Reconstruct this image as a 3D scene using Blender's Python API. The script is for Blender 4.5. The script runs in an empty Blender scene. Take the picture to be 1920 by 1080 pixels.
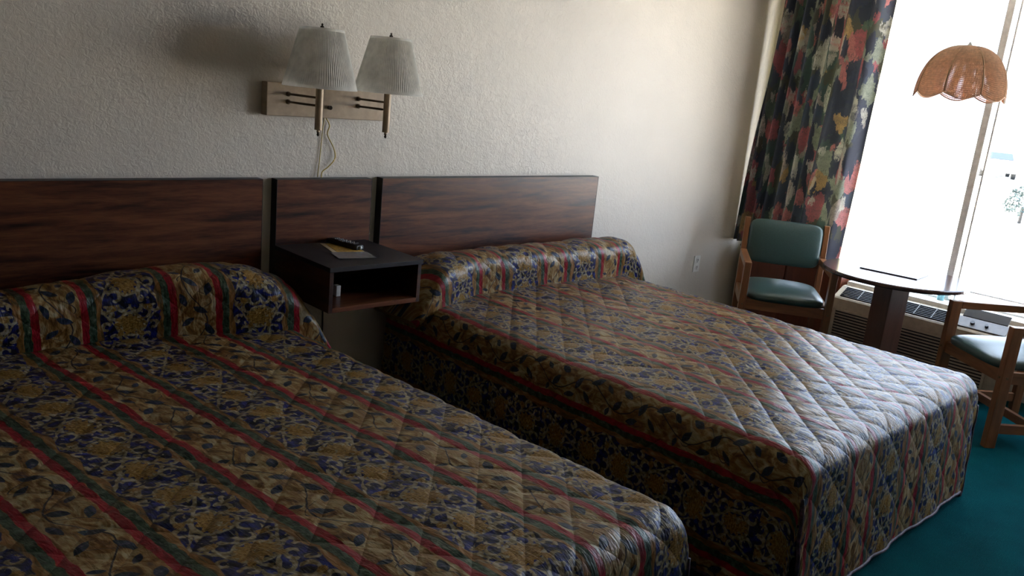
import bpy, bmesh, math, random
from mathutils import Vector, Matrix, noise
random.seed(4)
PI = math.pi
sc = bpy.context.scene
COL = sc.collection

# ---------------------------------------------------------------- camera
cam_d = bpy.data.cameras.new('camera')
cam_d.sensor_width = 36.0
cam_d.lens = 1561.92 / 1920 * 36
cam_d.clip_start = 0.05
cam_d.clip_end = 500
cam = bpy.data.objects.new('camera', cam_d)
COL.objects.link(cam)
RX = Vector((0.72074162, -0.68643251, 0.09665366))
DN = Vector((-0.09668485, -0.23761125, -0.96653657))
FW = Vector((0.68642812, 0.68727818, -0.23762394))
cam.matrix_world = Matrix(((RX.x, -DN.x, -FW.x, 0), (RX.y, -DN.y, -FW.y, 0),
                           (RX.z, -DN.z, -FW.z, 1.6), (0, 0, 0, 1)))
sc.camera = cam

# ---------------------------------------------------------------- light and exposure
sc.view_settings.view_transform = 'Standard'
sc.view_settings.look = 'None'
sc.view_settings.gamma = 1
sc.view_settings.use_curve_mapping = False
sc.view_settings.exposure = 0.2

world = bpy.data.worlds.new('sky')
sc.world = world
world.use_nodes = True
wn = world.node_tree
wn.nodes.clear()
w_out = wn.nodes.new('ShaderNodeOutputWorld')
w_bg = wn.nodes.new('ShaderNodeBackground')
w_bg.inputs['Color'].default_value = (0.64, 0.78, 1.0, 1)
w_bg.inputs['Strength'].default_value = 8.0
wn.links.new(w_bg.outputs[0], w_out.inputs[0])

sun_d = bpy.data.lights.new('sun', 'SUN')
sun_d.energy = 66
sun_d.angle = 0.009
sun_d.color = (1, 0.92, 0.80)
sun = bpy.data.objects.new('sun', sun_d)
COL.objects.link(sun)
sun.rotation_euler = Vector((0.30, -0.55, -1.0)).to_track_quat('-Z', 'Y').to_euler()

YW = 3.28      # headboard wall
XW = 5.72      # window wall, inner face
ZC = 2.62      # ceiling
WZ0, WZ1 = 0.505, 2.44
WY0, WY1 = -0.55, 3.03
por_d = bpy.data.lights.new('window_portal', 'AREA')
por_d.shape = 'RECTANGLE'
por_d.size = WY1 - WY0
por_d.size_y = WZ1 - WZ0
por_d.cycles.is_portal = True
por = bpy.data.objects.new('window_portal', por_d)
COL.objects.link(por)
por.location = (XW + 0.13, (WY0 + WY1) / 2, (WZ0 + WZ1) / 2)
por.rotation_euler = (PI / 2, 0, PI / 2)


# ---------------------------------------------------------------- node helper
class E:
    """tiny expression wrapper around shader nodes"""
    nt = None

    def __init__(s, sock):
        s.s = sock

    @staticmethod
    def m(op, *a):
        n = E.nt.nodes.new('ShaderNodeMath')
        n.operation = op
        for i, v in enumerate(a):
            if isinstance(v, E):
                E.nt.links.new(v.s, n.inputs[i])
            else:
                n.inputs[i].default_value = v
        return E(n.outputs[0])

    def __add__(s, o): return E.m('ADD', s, o)
    __radd__ = __add__
    def __sub__(s, o): return E.m('SUBTRACT', s, o)
    def __rsub__(s, o): return E.m('SUBTRACT', o, s)
    def __mul__(s, o): return E.m('MULTIPLY', s, o)
    __rmul__ = __mul__
    def __truediv__(s, o): return E.m('DIVIDE', s, o)


def mab(a): return E.m('ABSOLUTE', a)
def mmin(a, b): return E.m('MINIMUM', a, b)
def mmax(a, b): return E.m('MAXIMUM', a, b)


def sstep(x, lo, hi):
    """1 below lo, 0 above hi"""
    n = E.nt.nodes.new('ShaderNodeMapRange')
    n.interpolation_type = 'SMOOTHSTEP'
    n.inputs['From Min'].default_value = lo
    n.inputs['From Max'].default_value = hi
    n.inputs['To Min'].default_value = 1
    n.inputs['To Max'].default_value = 0
    E.nt.links.new(x.s, n.inputs['Value'])
    return E(n.outputs[0])


def new_mat(name):
    m = bpy.data.materials.new(name)
    m.use_nodes = True
    nt = m.node_tree
    E.nt = nt
    b = nt.nodes['Principled BSDF']
    return m, nt, b


def uvcoord(nt):
    n = nt.nodes.new('ShaderNodeTexCoord')
    sp = nt.nodes.new('ShaderNodeSeparateXYZ')
    nt.links.new(n.outputs['UV'], sp.inputs[0])
    return E(sp.outputs[0]), E(sp.outputs[1])


def combine(x, y, z=0.0):
    n = E.nt.nodes.new('ShaderNodeCombineXYZ')
    for i, v in enumerate((x, y, z)):
        if isinstance(v, E):
            E.nt.links.new(v.s, n.inputs[i])
        else:
            n.inputs[i].default_value = v
    return n.outputs[0]


def noise_n(vec, scale, detail=2.0, rough=0.5, dist=0.0):
    n = E.nt.nodes.new('ShaderNodeTexNoise')
    n.inputs['Scale'].default_value = scale
    n.inputs['Detail'].default_value = detail
    n.inputs['Roughness'].default_value = rough
    n.inputs['Distortion'].default_value = dist
    if vec is not None:
        E.nt.links.new(vec, n.inputs['Vector'])
    return E(n.outputs['Fac'])


def ramp(fac, stops, const=False):
    n = E.nt.nodes.new('ShaderNodeValToRGB')
    r = n.color_ramp
    if const:
        r.interpolation = 'CONSTANT'
    while len(r.elements) < len(stops):
        r.elements.new(0.5)
    for e, (p, c) in zip(r.elements, stops):
        e.position = p
        e.color = (*c, 1)
    E.nt.links.new(fac.s if isinstance(fac, E) else fac, n.inputs[0])
    return n.outputs[0]


def mix(fac, a, b):
    n = E.nt.nodes.new('ShaderNodeMix')
    n.data_type = 'RGBA'
    n.clamp_factor = True
    if isinstance(fac, E):
        E.nt.links.new(fac.s, n.inputs[0])
    else:
        n.inputs[0].default_value = fac
    for v, i in ((a, 6), (b, 7)):
        if isinstance(v, tuple):
            n.inputs[i].default_value = (*v, 1)
        else:
            E.nt.links.new(v, n.inputs[i])
    return n.outputs[2]


def bump(h, bsdf, strength=0.3, dist=0.01):
    n = E.nt.nodes.new('ShaderNodeBump')
    n.inputs['Strength'].default_value = strength
    n.inputs['Distance'].default_value = dist
    E.nt.links.new(h.s, n.inputs['Height'])
    E.nt.links.new(n.outputs[0], bsdf.inputs['Normal'])


def mat_simple(name, col, rough=0.5, spec=0.5, metal=0.0, nscale=30, namp=0.12, bstr=0.0, trans=0.0):
    m, nt, b = new_mat(name)
    tc = nt.nodes.new('ShaderNodeTexCoord')
    f = noise_n(tc.outputs['Object'], nscale, 3)
    lo = tuple(c * (1 - namp) for c in col)
    hi = tuple(min(1, c * (1 + namp)) for c in col)
    c = ramp(f, [(0.3, lo), (0.7, hi)])
    nt.links.new(c, b.inputs['Base Color'])
    b.inputs['Roughness'].default_value = rough
    b.inputs['Specular IOR Level'].default_value = spec
    b.inputs['Metallic'].default_value = metal
    if bstr:
        bump(f, b, bstr, 0.002)
    if trans:
        tl = nt.nodes.new('ShaderNodeBsdfTranslucent')
        nt.links.new(c, tl.inputs[0])
        mx = nt.nodes.new('ShaderNodeMixShader')
        mx.inputs[0].default_value = trans
        nt.links.new(b.outputs[0], mx.inputs[1])
        nt.links.new(tl.outputs[0], mx.inputs[2])
        nt.links.new(mx.outputs[0], nt.nodes['Material Output'].inputs[0])
    return m


def mat_wood(name, stops, axis=0, scale=1.0, rough=0.4, spec=0.5, stretch=14):
    m, nt, b = new_mat(name)
    tc = nt.nodes.new('ShaderNodeTexCoord')
    mp = nt.nodes.new('ShaderNodeMapping')
    s = [stretch * scale] * 3
    s[axis] = 1.0 * scale
    mp.inputs['Scale'].default_value = s
    nt.links.new(tc.outputs['Object'], mp.inputs[0])
    f1 = noise_n(mp.outputs[0], 1.6, 6, 0.6, 0.6)
    f2 = noise_n(mp.outputs[0], 6.0, 5, 0.6, 0.3)
    f3 = noise_n(mp.outputs[0], 17.0, 4, 0.7, 0.2)
    f = f1 * 0.60 + f2 * 0.25 + f3 * 0.15
    nt.links.new(ramp(f, stops), b.inputs['Base Color'])
    b.inputs['Roughness'].default_value = rough
    b.inputs['Specular IOR Level'].default_value = spec
    bump(f2, b, 0.08, 0.003)
    return m


# ---------------------------------------------------------------- materials
def mat_bedspread(name, centre, P=0.46, vofs=0.0, qa=0.0, qk=0.0, qb=0.0, qy=0.0):
    m, nt, b = new_mat(name)
    U, V = uvcoord(nt)
    qu = U - qa + (qb - V) * qk + 0.03
    qv = V - qy
    sA = mab(E.m('SINE', (qu + qv) * (PI / 0.165)))
    sB = mab(E.m('SINE', (qu - qv) * (PI / 0.165)))
    seam = mmin(mmin(sA, sB), 0.16) * (1 / 0.16)
    seam = E.m('POWER', seam, 0.6)
    V = V + vofs
    vec = combine(U, V)
    nw = noise_n(vec, 28, 1) - 0.5
    nw2 = noise_n(combine(U + 7.3, V + 1.7), 28, 1) - 0.5
    Ub = U + nw * 0.010
    # signed offset from the leaf stripe centre, -P/2..P/2
    w = E.m('WRAP', Ub - centre, P / 2, -P / 2)
    d = mab(w)
    # ---- leaf stripe ground
    g1 = noise_n(combine(U * 1.0, V * 0.55), 26, 3, 0.6, 1.4)
    leafbg = ramp(g1, [(0.30, (0.11, 0.050, 0.022)), (0.40, (0.25, 0.135, 0.055)), (0.49, (0.36, 0.22, 0.10)),
                       (0.56, (0.48, 0.37, 0.20)), (0.68, (0.58, 0.50, 0.34))])
    col = leafbg
    wd = w + nw2 * 0.006
    # vine
    Q = 0.31
    vn = mab(wd - E.m('SINE', V * (2 * PI / Q)) * 0.036)
    vine = sstep(vn, 0.0016, 0.0034)
    vn2 = mab(wd - E.m('SINE', V * (2 * PI / Q) * 2 + 1.3) * 0.05)
    vine = mmax(vine, sstep(vn2, 0.0008, 0.0026) * sstep(noise_n(vec, 14, 0), 0.44, 0.5))
    col = mix(vine, col, (0.035, 0.025, 0.03))
    # leaves
    t = E.m('WRAP', V, Q, 0.0)
    lv = None
    for (cx, cy, ang, L, Wd) in ((0.042, 0.04, 0.5, 0.031, 0.013), (-0.030, 0.075, -0.9, 0.028, 0.012),
                                 (0.012, 0.125, 1.1, 0.030, 0.013), (-0.046, 0.165, 0.3, 0.028, 0.012),
                                 (0.044, 0.205, -0.4, 0.026, 0.014), (-0.012, 0.235, 0.9, 0.030, 0.013),
                                 (0.035, 0.285, 2.4, 0.021, 0.010), (-0.048, 0.280, 1.3, 0.019, 0.009)):
        ca, sa = math.cos(ang), math.sin(ang)
        px = wd - cx
        py = t - cy
        lx = px * ca + py * sa
        ly = py * ca - px * sa
        q = ly / L
        prof = (1.0 - q * q) * Wd
        e = prof - mab(lx)
        lv = e if lv is None else mmax(lv, e)
    leaf = sstep(lv * -1.0, -0.0012, 0.0006)
    leafcol = ramp(noise_n(vec, 60, 2), [(0.35, (0.012, 0.014, 0.035)), (0.5, (0.020, 0.045, 0.060)),
                                         (0.62, (0.05, 0.05, 0.12)), (0.72, (0.16, 0.16, 0.17))])
    col = mix(leaf, col, leafcol)
    # ---- outer field beyond the leaf stripe: tan/orange ribbon
    rib = noise_n(combine(U * 3.0, V * 0.8), 22, 2, 0.5, 0.8)
    ribcol = ramp(rib, [(0.30, (0.10, 0.075, 0.035)), (0.45, (0.27, 0.15, 0.06)), (0.58, (0.38, 0.20, 0.09)),
                        (0.70, (0.42, 0.33, 0.19))])
    # ---- scroll field
    s = P / 2 - d                                   # 0 at the scroll centre line
    Q2 = 0.33
    side = E.m('WRAP', w, P, 0.0) - P / 2            # signed: -..+ about scroll centre
    tt = E.m('WRAP', V + nw * 0.012, Q2 / 2, -Q2 / 2)
    ss = mab(side + nw2 * 0.012)
    navy = ramp(noise_n(vec, 40, 2), [(0.38, (0.006, 0.006, 0.010)), (0.50, (0.012, 0.016, 0.080)),
                                      (0.64, (0.030, 0.042, 0.24))])
    ln = None
    for (cx, cy, r) in ((0.046, -0.034, 0.021), (0.052, 0.026, 0.017), (0.042, 0.128, 0.022), (0.048, -0.135, 0.019),
                        (0.016, 0.000, 0.017), (0.076, 0.078, 0.014), (0.074, -0.085, 0.015), (0.0, 0.083, 0.045),
                        (0.0, -0.083, 0.047), (0.020, 0.158, 0.020), (0.080, 0.000, 0.013), (0.082, 0.150, 0.013)):
        dx = ss - cx
        dy = tt - cy
        rr = E.m('SQRT', dx * dx + dy * dy)
        ga = cx * 91.0 + cy * 37.0
        gap = (dx * math.cos(ga) + dy * math.sin(ga)) * (1.0 / r) - 0.45
        e = mab(rr - r) + mmax(gap, 0.0) * 0.02
        ln = e if ln is None else mmin(ln, e)
    # crossing stems
    ln = mmin(ln, mab(ss - mab(tt) * 0.62) + 0.0008)
    lw = noise_n(combine(U + 3.1, V), 34, 1) * 0.0108
    lnm = sstep(ln - lw, -0.0010, 0.0016)
    linecol = ramp(noise_n(vec, 70, 1), [(0.35, (0.21, 0.15, 0.07)), (0.5, (0.36, 0.30, 0.18)), (0.65, (0.50, 0.46, 0.36))])
    scr = mix(lnm, navy, linecol)
    # flowers
    fl = None
    for (cx, cy, R0, kx) in ((0.0, 0.083, 0.038, 0.8), (0.0, -0.083, 0.044, 1.25), (0.060, 0.155, 0.014, 1.0),
                             (0.034, 0.045, 0.010, 1.0), (0.064, -0.055, 0.012, 1.0)):
        dx = (ss - cx) * kx
        dy = tt - cy
        rr = E.m('SQRT', dx * dx + dy * dy)
        th = E.m('ARCTAN2', dy, dx)
        e = rr - (E.m('SINE', th * 13.0) * 0.12 + 1.0) * R0
        fl = e if fl is None else mmin(fl, e)
    flm = sstep(fl, -0.0015, 0.001)
    flcol = ramp(noise_n(combine(U * 1.0, V * 2.2), 95, 3, 0.7), [(0.30, (0.10, 0.055, 0.02)), (0.45, (0.30, 0.17, 0.055)),
                                                   (0.58, (0.46, 0.30, 0.12)), (0.7, (0.52, 0.42, 0.24))])
    scr = mix(flm, scr, flcol)
    spots = sstep(noise_n(combine(U + 2.0, V + 5.0), 46, 2, 0.5, 0.5), 0.34, 0.37)
    scr = mix(spots, scr, linecol)
    edge = s + E.m('SINE', V * 41.0) * 0.006 + nw * 0.012
    outer = mix(sstep(edge, 0.092, 0.095), ribcol, scr)
    # compose stripes by distance from leaf centre
    HL = 0.066
    col = mix(sstep(d, HL, HL + 0.0015), outer, col)
    inband = sstep(mab(d - (HL + 0.012)), 0.0110, 0.0125)
    redc = ramp(noise_n(vec, 50, 2), [(0.3, (0.26, 0.014, 0.020)), (0.6, (0.42, 0.030, 0.045)), (0.75, (0.42, 0.10, 0.12))])
    col = mix(inband, col, redc)
    gb = sstep(mab(d - (HL + 0.036) + nw2 * 0.010), 0.0115, 0.013)
    grc = ramp(noise_n(vec, 45, 3, 0.6), [(0.32, (0.015, 0.024, 0.016)), (0.5, (0.045, 0.085, 0.045)), (0.62, (0.10, 0.15, 0.10)),
                                          (0.74, (0.20, 0.23, 0.21))])
    col = mix(gb, col, grc)
    hs = nt.nodes.new('ShaderNodeHueSaturation')
    hs.inputs['Value'].default_value = 0.60
    hs.inputs['Saturation'].default_value = 1.2
    nt.links.new(col, hs.inputs['Color'])
    nt.links.new(hs.outputs[0], b.inputs['Base Color'])
    b.inputs['Roughness'].default_value = 0.42
    b.inputs['Specular IOR Level'].default_value = 0.45
    # wrinkles pulled by the quilting: streaks along and across
    h = noise_n(combine(U * 3.2, V * 0.9), 20, 3, 0.6, 0.7) * 0.8 + noise_n(vec, 110, 2) * 0.2
    bump(h * 1.3 + seam * 0.24, b, 0.50, 0.007)
    return m


def mat_curtain():
    m, nt, b = new_mat('curtain_fabric')
    U, V = uvcoord(nt)
    du = noise_n(combine(U * 2.0, V * 0.7), 30, 3, 0.7) - 0.5
    dv = noise_n(combine(U * 1.6 + 5.0, V * 0.8 + 2.0), 24, 3, 0.7) - 0.5
    vo = nt.nodes.new('ShaderNodeTexVoronoi')
    vo.inputs['Scale'].default_value = 12.5
    vo.inputs['Randomness'].default_value = 1.0
    nt.links.new(combine(U * 0.85 + du * 0.035, V * 0.62 + dv * 0.09), vo.inputs['Vector'])
    sp = nt.nodes.new('ShaderNodeSeparateColor')
    nt.links.new(vo.outputs['Color'], sp.inputs[0])
    cid = E(sp.outputs[0])
    c = ramp(cid, [(0.0, (0.016, 0.020, 0.050)), (0.17, (0.20, 0.024, 0.042)), (0.29, (0.028, 0.058, 0.055)),
                   (0.40, (0.045, 0.045, 0.030)), (0.52, (0.15, 0.17, 0.135)), (0.62, (0.27, 0.055, 0.062)),
                   (0.72, (0.020, 0.030, 0.065)), (0.84, (0.21, 0.17, 0.16)), (0.91, (0.24, 0.135, 0.035)),
                   (0.95, (0.05, 0.085, 0.06))], const=True)
    st = noise_n(combine(U * 2.2 + du, V * 0.8), 26, 3, 0.6)
    c = mix(sstep(st, 0.36, 0.60) * 0.75, c, (0.035, 0.042, 0.045))
    vo2 = nt.nodes.new('ShaderNodeTexVoronoi')
    vo2.inputs['Scale'].default_value = 14.0
    nt.links.new(combine(U * 1.2 + dv * 0.03 + 3.0, V * 0.60 + du * 0.09), vo2.inputs['Vector'])
    sp2 = nt.nodes.new('ShaderNodeSeparateColor')
    nt.links.new(vo2.outputs['Color'], sp2.inputs[0])
    msk = sstep(E(sp2.outputs[1]), 0.12, 0.14) * sstep(st, 0.48, 0.60)
    c = mix(msk, c, (0.25, 0.24, 0.22))
    msk = sstep(1.0 - E(sp2.outputs[1]), 0.16, 0.18)
    c = mix(msk, c, (0.018, 0.022, 0.04))
    hs = nt.nodes.new('ShaderNodeHueSaturation')
    hs.inputs['Value'].default_value = 1.7
    hs.inputs['Saturation'].default_value = 0.82
    nt.links.new(c, hs.inputs['Color'])
    c = hs.outputs[0]
    nt.links.new(c, b.inputs['Base Color'])
    b.inputs['Roughness'].default_value = 0.8
    tl = nt.nodes.new('ShaderNodeBsdfTranslucent')
    nt.links.new(c, tl.inputs[0])
    mx = nt.nodes.new('ShaderNodeMixShader')
    mx.inputs[0].default_value = 0.10
    nt.links.new(b.outputs[0], mx.inputs[1])
    nt.links.new(tl.outputs[0], mx.inputs[2])
    nt.links.new(mx.outputs[0], nt.nodes['Material Output'].inputs[0])
    return m


def mat_wall(name='plaster_wall', col=(0.66, 0.60, 0.52)):
    m, nt, b = new_mat(name)
    tc = nt.nodes.new('ShaderNodeTexCoord')
    o = tc.outputs['Object']
    big = noise_n(o, 1.3, 3)
    c = ramp(big, [(0.3, tuple(x * 0.93 for x in col)), (0.7, tuple(min(1, x * 1.04) for x in col))])
    nt.links.new(c, b.inputs['Base Color'])
    b.inputs['Roughness'].default_value = 0.42
    b.inputs['Specular IOR Level'].default_value = 0.5
    f1 = noise_n(o, 55, 4, 0.6, 0.8)
    f2 = noise_n(o, 9, 3, 0.5, 0.3)
    bump(f1 * 0.6 + f2 * 0.8, b, 0.44, 0.012)
    return m


def mat_carpet():
    m, nt, b = new_mat('teal_carpet')
    tc = nt.nodes.new('ShaderNodeTexCoord')
    o = tc.outputs['Object']
    f = noise_n(o, 240, 3, 0.7)
    g = noise_n(o, 5, 3)
    wv = nt.nodes.new('ShaderNodeTexWave')
    wv.inputs['Scale'].default_value = 42
    wv.inputs['Distortion'].default_value = 2.5
    wv.inputs['Detail'].default_value = 2
    nt.links.new(o, wv.inputs['Vector'])
    h = f * 0.7 + E(wv.outputs['Fac']) * 0.3
    c = ramp(h * 0.75 + g * 0.25, [(0.30, (0.001, 0.024, 0.030)), (0.70, (0.002, 0.092, 0.106))])
    nt.links.new(c, b.inputs['Base Color'])
    b.inputs['Roughness'].default_value = 0.95
    b.inputs['Specular IOR Level'].default_value = 0.03
    bump(h, b, 0.8, 0.006)
    return m


M = {}
M['wall'] = mat_wall()
M['far'] = mat_simple('dark_unseen_wall', (0.16, 0.12, 0.09), 0.7, 0.3)  # unseen walls, given a dark brown to cut light bounced into the room
M['ceil'] = mat_simple('ceiling_paint', (0.42, 0.39, 0.35), 0.9, 0.2, bstr=0.3)
M['carpet'] = mat_carpet()
WAL = [(0.36, (0.008, 0.003, 0.002)), (0.43, (0.042, 0.012, 0.006)), (0.50, (0.088, 0.027, 0.011)), (0.57, (0.138, 0.046, 0.018)), (0.66, (0.20, 0.074, 0.031))]
M['walnut'] = mat_wood('walnut_laminate', WAL, 0, 1.1, 0.36, 0.36, 10)
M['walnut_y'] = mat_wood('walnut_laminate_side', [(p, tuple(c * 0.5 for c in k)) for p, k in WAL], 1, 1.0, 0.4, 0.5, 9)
M['dark_edge'] = mat_simple('dark_edge_banding', (0.018, 0.011, 0.010), 0.45)
M['black_lam'] = mat_simple('black_laminate', (0.014, 0.012, 0.015), 0.45, 0.35)
OAK = [(0.28, (0.11, 0.038, 0.014)), (0.5, (0.21, 0.082, 0.030)), (0.72, (0.30, 0.135, 0.055))]
M['oak'] = mat_wood('oak_varnish', OAK, 2, 2.0, 0.32, 0.5, 8)
M['oak_x'] = mat_wood('oak_varnish_rail', OAK, 0, 2.0, 0.32, 0.5, 8)
M['oak_y'] = mat_wood('oak_varnish_arm', OAK, 1, 2.0, 0.32, 0.5, 8)
M['vinyl'] = mat_simple('green_vinyl', (0.038, 0.075, 0.068), 0.34, 0.6, nscale=160, namp=0.15, bstr=0.12)
M['redwood'] = mat_wood('red_brown_wood', [(0.3, (0.10, 0.022, 0.008)), (0.7, (0.20, 0.050, 0.018))], 2, 1.0, 0.4)
M['tabletop'] = mat_wood('table_laminate', [(0.3, (0.030, 0.012, 0.010)), (0.7, (0.075, 0.030, 0.022))], 0, 1.0, 0.17, 0.7)
M['pedestal'] = mat_wood('pedestal_wood', [(0.3, (0.045, 0.018, 0.010)), (0.7, (0.11, 0.045, 0.026))], 2, 1.0, 0.3)
M['beige_metal'] = mat_simple('beige_enamel', (0.50, 0.44, 0.34), 0.45)
M['beige_slat'] = mat_simple('beige_louver', (0.42, 0.37, 0.29), 0.5)
M['dark_vent'] = mat_simple('dark_vent', (0.012, 0.011, 0.014), 0.6)
M['grey_panel'] = mat_simple('grey_control_panel', (0.16, 0.155, 0.15), 0.5)
M['black'] = mat_simple('black_plastic', (0.012, 0.012, 0.014), 0.35)
M['white'] = mat_simple('white_plastic', (0.75, 0.74, 0.70), 0.4)
M['ledge'] = mat_simple('cream_ledge_paint', (0.82, 0.80, 0.74), 0.4)
M['alu'] = mat_simple('grey_aluminium', (0.78, 0.75, 0.74), 0.45, 0.5, 0.0)
M['whitealu'] = mat_simple('white_aluminium', (0.8, 0.8, 0.78), 0.5)
M['shade'] = mat_simple('pleated_shade_fabric', (0.84, 0.83, 0.78), 0.9, 0.1, trans=0.40)
M['plate'] = mat_simple('tan_painted_metal', (0.44, 0.33, 0.22), 0.5)
M['brass'] = mat_simple('antique_brass', (0.16, 0.105, 0.055), 0.45, 0.5, 0.4)
M['post'] = mat_simple('tan_post_metal', (0.40, 0.29, 0.18), 0.4, 0.5, 0.2)
M['bronze'] = mat_simple('dark_brass', (0.05, 0.035, 0.02), 0.35, 0.5, 0.6)
M['cordyel'] = mat_simple('amber_cord', (0.55, 0.40, 0.10), 0.35)
M['corddark'] = mat_simple('dark_cord', (0.02, 0.02, 0.018), 0.5)
M['wicker'] = mat_simple('wicker_cane', (0.80, 0.58, 0.43), 0.6, 0.2, nscale=60, namp=0.15, trans=0.25)
M['wickerrib'] = mat_simple('wicker_rib', (0.62, 0.43, 0.27), 0.6, 0.3, trans=0.25)
M['lining'] = mat_simple('cream_lining', (0.88, 0.84, 0.55), 0.9, 0.1, trans=0.7)
M['paper'] = mat_simple('cream_paper', (0.50, 0.43, 0.30), 0.6)
M['goldprint'] = mat_simple('gold_print', (0.50, 0.31, 0.07), 0.5, nscale=60, namp=0.5)
M['film'] = mat_simple('clear_film', (0.24, 0.24, 0.24), 0.15, 0.8)
M['mattress'] = mat_simple('mattress_ticking', (0.45, 0.44, 0.42), 0.9)
M['base'] = mat_simple('box_base_cloth', (0.03, 0.03, 0.035), 0.9)
M['piping'] = mat_simple('bound_edge', (0.07, 0.035, 0.055), 0.6, nscale=45, namp=0.8)
M['curtain'] = mat_curtain()
M['spreadA'] = mat_bedspread('bedspread_print_left', 0.835, 0.449, 0.0, 0.10 + 0.075, 0.060, 2.87 - 0.075, 1.04)
M['spreadB'] = mat_bedspread('bedspread_print_right', 2.330, 0.466, 0.11, 2.36 + 0.075, 0.0, 0.0, 1.00)
M['asphalt'] = mat_simple('pale_concrete', (0.55, 0.54, 0.50), 0.9, 0.2, nscale=0.4)
M['carpaint'] = mat_simple('dark_blue_car_paint', (0.02, 0.03, 0.09), 0.3, 0.4)
M['leafy'] = mat_simple('dark_leaves', (0.03, 0.05, 0.05), 0.5)
M['whitecar'] = mat_simple('white_car_paint', (0.7, 0.7, 0.7), 0.3)
M['cyan'] = mat_simple('pale_blue_plastic', (0.25, 0.55, 0.62), 0.4)
M['tyre'] = mat_simple('tyre_rubber', (0.02, 0.02, 0.02), 0.8)

gl, nt, b = new_mat('window_glass')
b.inputs['Base Color'].default_value = (1, 1, 1, 1)
tr = nt.nodes.new('ShaderNodeBsdfTransparent')
gs = nt.nodes.new('ShaderNodeBsdfGlossy')
gs.inputs['Roughness'].default_value = 0.02
mx = nt.nodes.new('ShaderNodeMixShader')
mx.inputs[0].default_value = 0.05
nt.links.new(tr.outputs[0], mx.inputs[1])
nt.links.new(gs.outputs[0], mx.inputs[2])
nt.links.new(mx.outputs[0], nt.nodes['Material Output'].inputs[0])
M['glass'] = gl


# ---------------------------------------------------------------- mesh helpers
def thing(name, label, cat, loc=(0, 0, 0), rz=0.0, group=None):
    o = bpy.data.objects.new(name, None)
    COL.objects.link(o)
    o.location = loc
    o.rotation_euler = (0, 0, rz)
    o.empty_display_size = 0.1
    o['label'] = label
    o['category'] = cat
    if group:
        o['group'] = group
    return o


def obj(name, bm, mat, parent=None, smooth=False, bevel=0.0, label=None, keep=False):
    me = bpy.data.meshes.new(name)
    if not keep:
        bmesh.ops.recalc_face_normals(bm, faces=bm.faces)
    bm.to_mesh(me)
    bm.free()
    mats = mat if isinstance(mat, (list, tuple)) else [mat]
    for mm in mats:
        me.materials.append(mm)
    o = bpy.data.objects.new(name, me)
    COL.objects.link(o)
    if parent:
        o.parent = parent
    if smooth:
        me.polygons.foreach_set('use_smooth', [True] * len(me.polygons))
    if bevel:
        md = o.modifiers.new('bevel', 'BEVEL')
        md.width = bevel
        md.segments = 3
        md.limit_method = 'ANGLE'
        md.angle_limit = 0.7
    if label:
        o['label'] = label
    return o


def tag(o, label, cat, group=None):
    o['label'] = label
    o['category'] = cat
    if group:
        o['group'] = group
    return o


def struct(o):
    o['kind'] = 'structure'
    return o


def box(bm, x0, x1, y0, y1, z0, z1, mi=0, mtx=None):
    vs = [bm.verts.new(Vector((x, y, z)) if mtx is None else mtx @ Vector((x, y, z)))
          for x in (x0, x1) for y in (y0, y1) for z in (z0, z1)]
    fs = []
    for q in ((0, 1, 3, 2), (4, 6, 7, 5), (0, 4, 5, 1), (2, 3, 7, 6), (0, 2, 6, 4), (1, 5, 7, 3)):
        f = bm.faces.new([vs[i] for i in q])
        f.material_index = mi
        fs.append(f)
    return fs


def boxo(name, dims, mat, parent=None, bevel=0.0, label=None, mtx=None):
    bm = bmesh.new()
    box(bm, *dims, mtx=mtx)
    return obj(name, bm, mat, parent, bevel=bevel, label=label)


def tube(bm, pts, r, seg=10, caps=True):
    pts = [Vector(p) for p in pts]
    rings = []
    n = len(pts)
    for i, p in enumerate(pts):
        d = (pts[min(i + 1, n - 1)] - pts[max(i - 1, 0)]).normalized()
        a = Vector((0, 0, 1)) if abs(d.z) < 0.9 else Vector((1, 0, 0))
        e1 = d.cross(a).normalized()
        e2 = d.cross(e1).normalized()
        rr = r[i] if isinstance(r, (list, tuple)) else r
        rings.append([bm.verts.new(p + (e1 * math.cos(2 * PI * k / seg) + e2 * math.sin(2 * PI * k / seg)) * rr)
                      for k in range(seg)])
    for i in range(n - 1):
        for k in range(seg):
            bm.faces.new((rings[i][k], rings[i][(k + 1) % seg], rings[i + 1][(k + 1) % seg], rings[i + 1][k]))
    if caps:
        bm.faces.new(rings[0][::-1])
        bm.faces.new(rings[-1])


def lathe(bm, prof, cx=0, cy=0, seg=32, caps=True):
    rings = [[bm.verts.new((cx + r * math.cos(2 * PI * k / seg), cy + r * math.sin(2 * PI * k / seg), z))
              for k in range(seg)] for r, z in prof]
    for i in range(len(rings) - 1):
        for k in range(seg):
            bm.faces.new((rings[i][k], rings[i][(k + 1) % seg], rings[i + 1][(k + 1) % seg], rings[i + 1][k]))
    if caps:
        bm.faces.new(rings[0][::-1])
        bm.faces.new(rings[-1])


def smoothpath(ctrl, n=10):
    out = []
    P = [Vector(c) for c in ctrl]
    P = [P[0]] + P + [P[-1]]
    for i in range(1, len(P) - 2):
        for k in range(n):
            t = k / n
            a, b_, c, d = P[i - 1:i + 3]
            out.append(0.5 * ((2 * b_) + (c - a) * t + (2 * a - 5 * b_ + 4 * c - d) * t * t + (3 * b_ - a - 3 * c + d) * t ** 3))
    out.append(P[-2])
    return out


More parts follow.
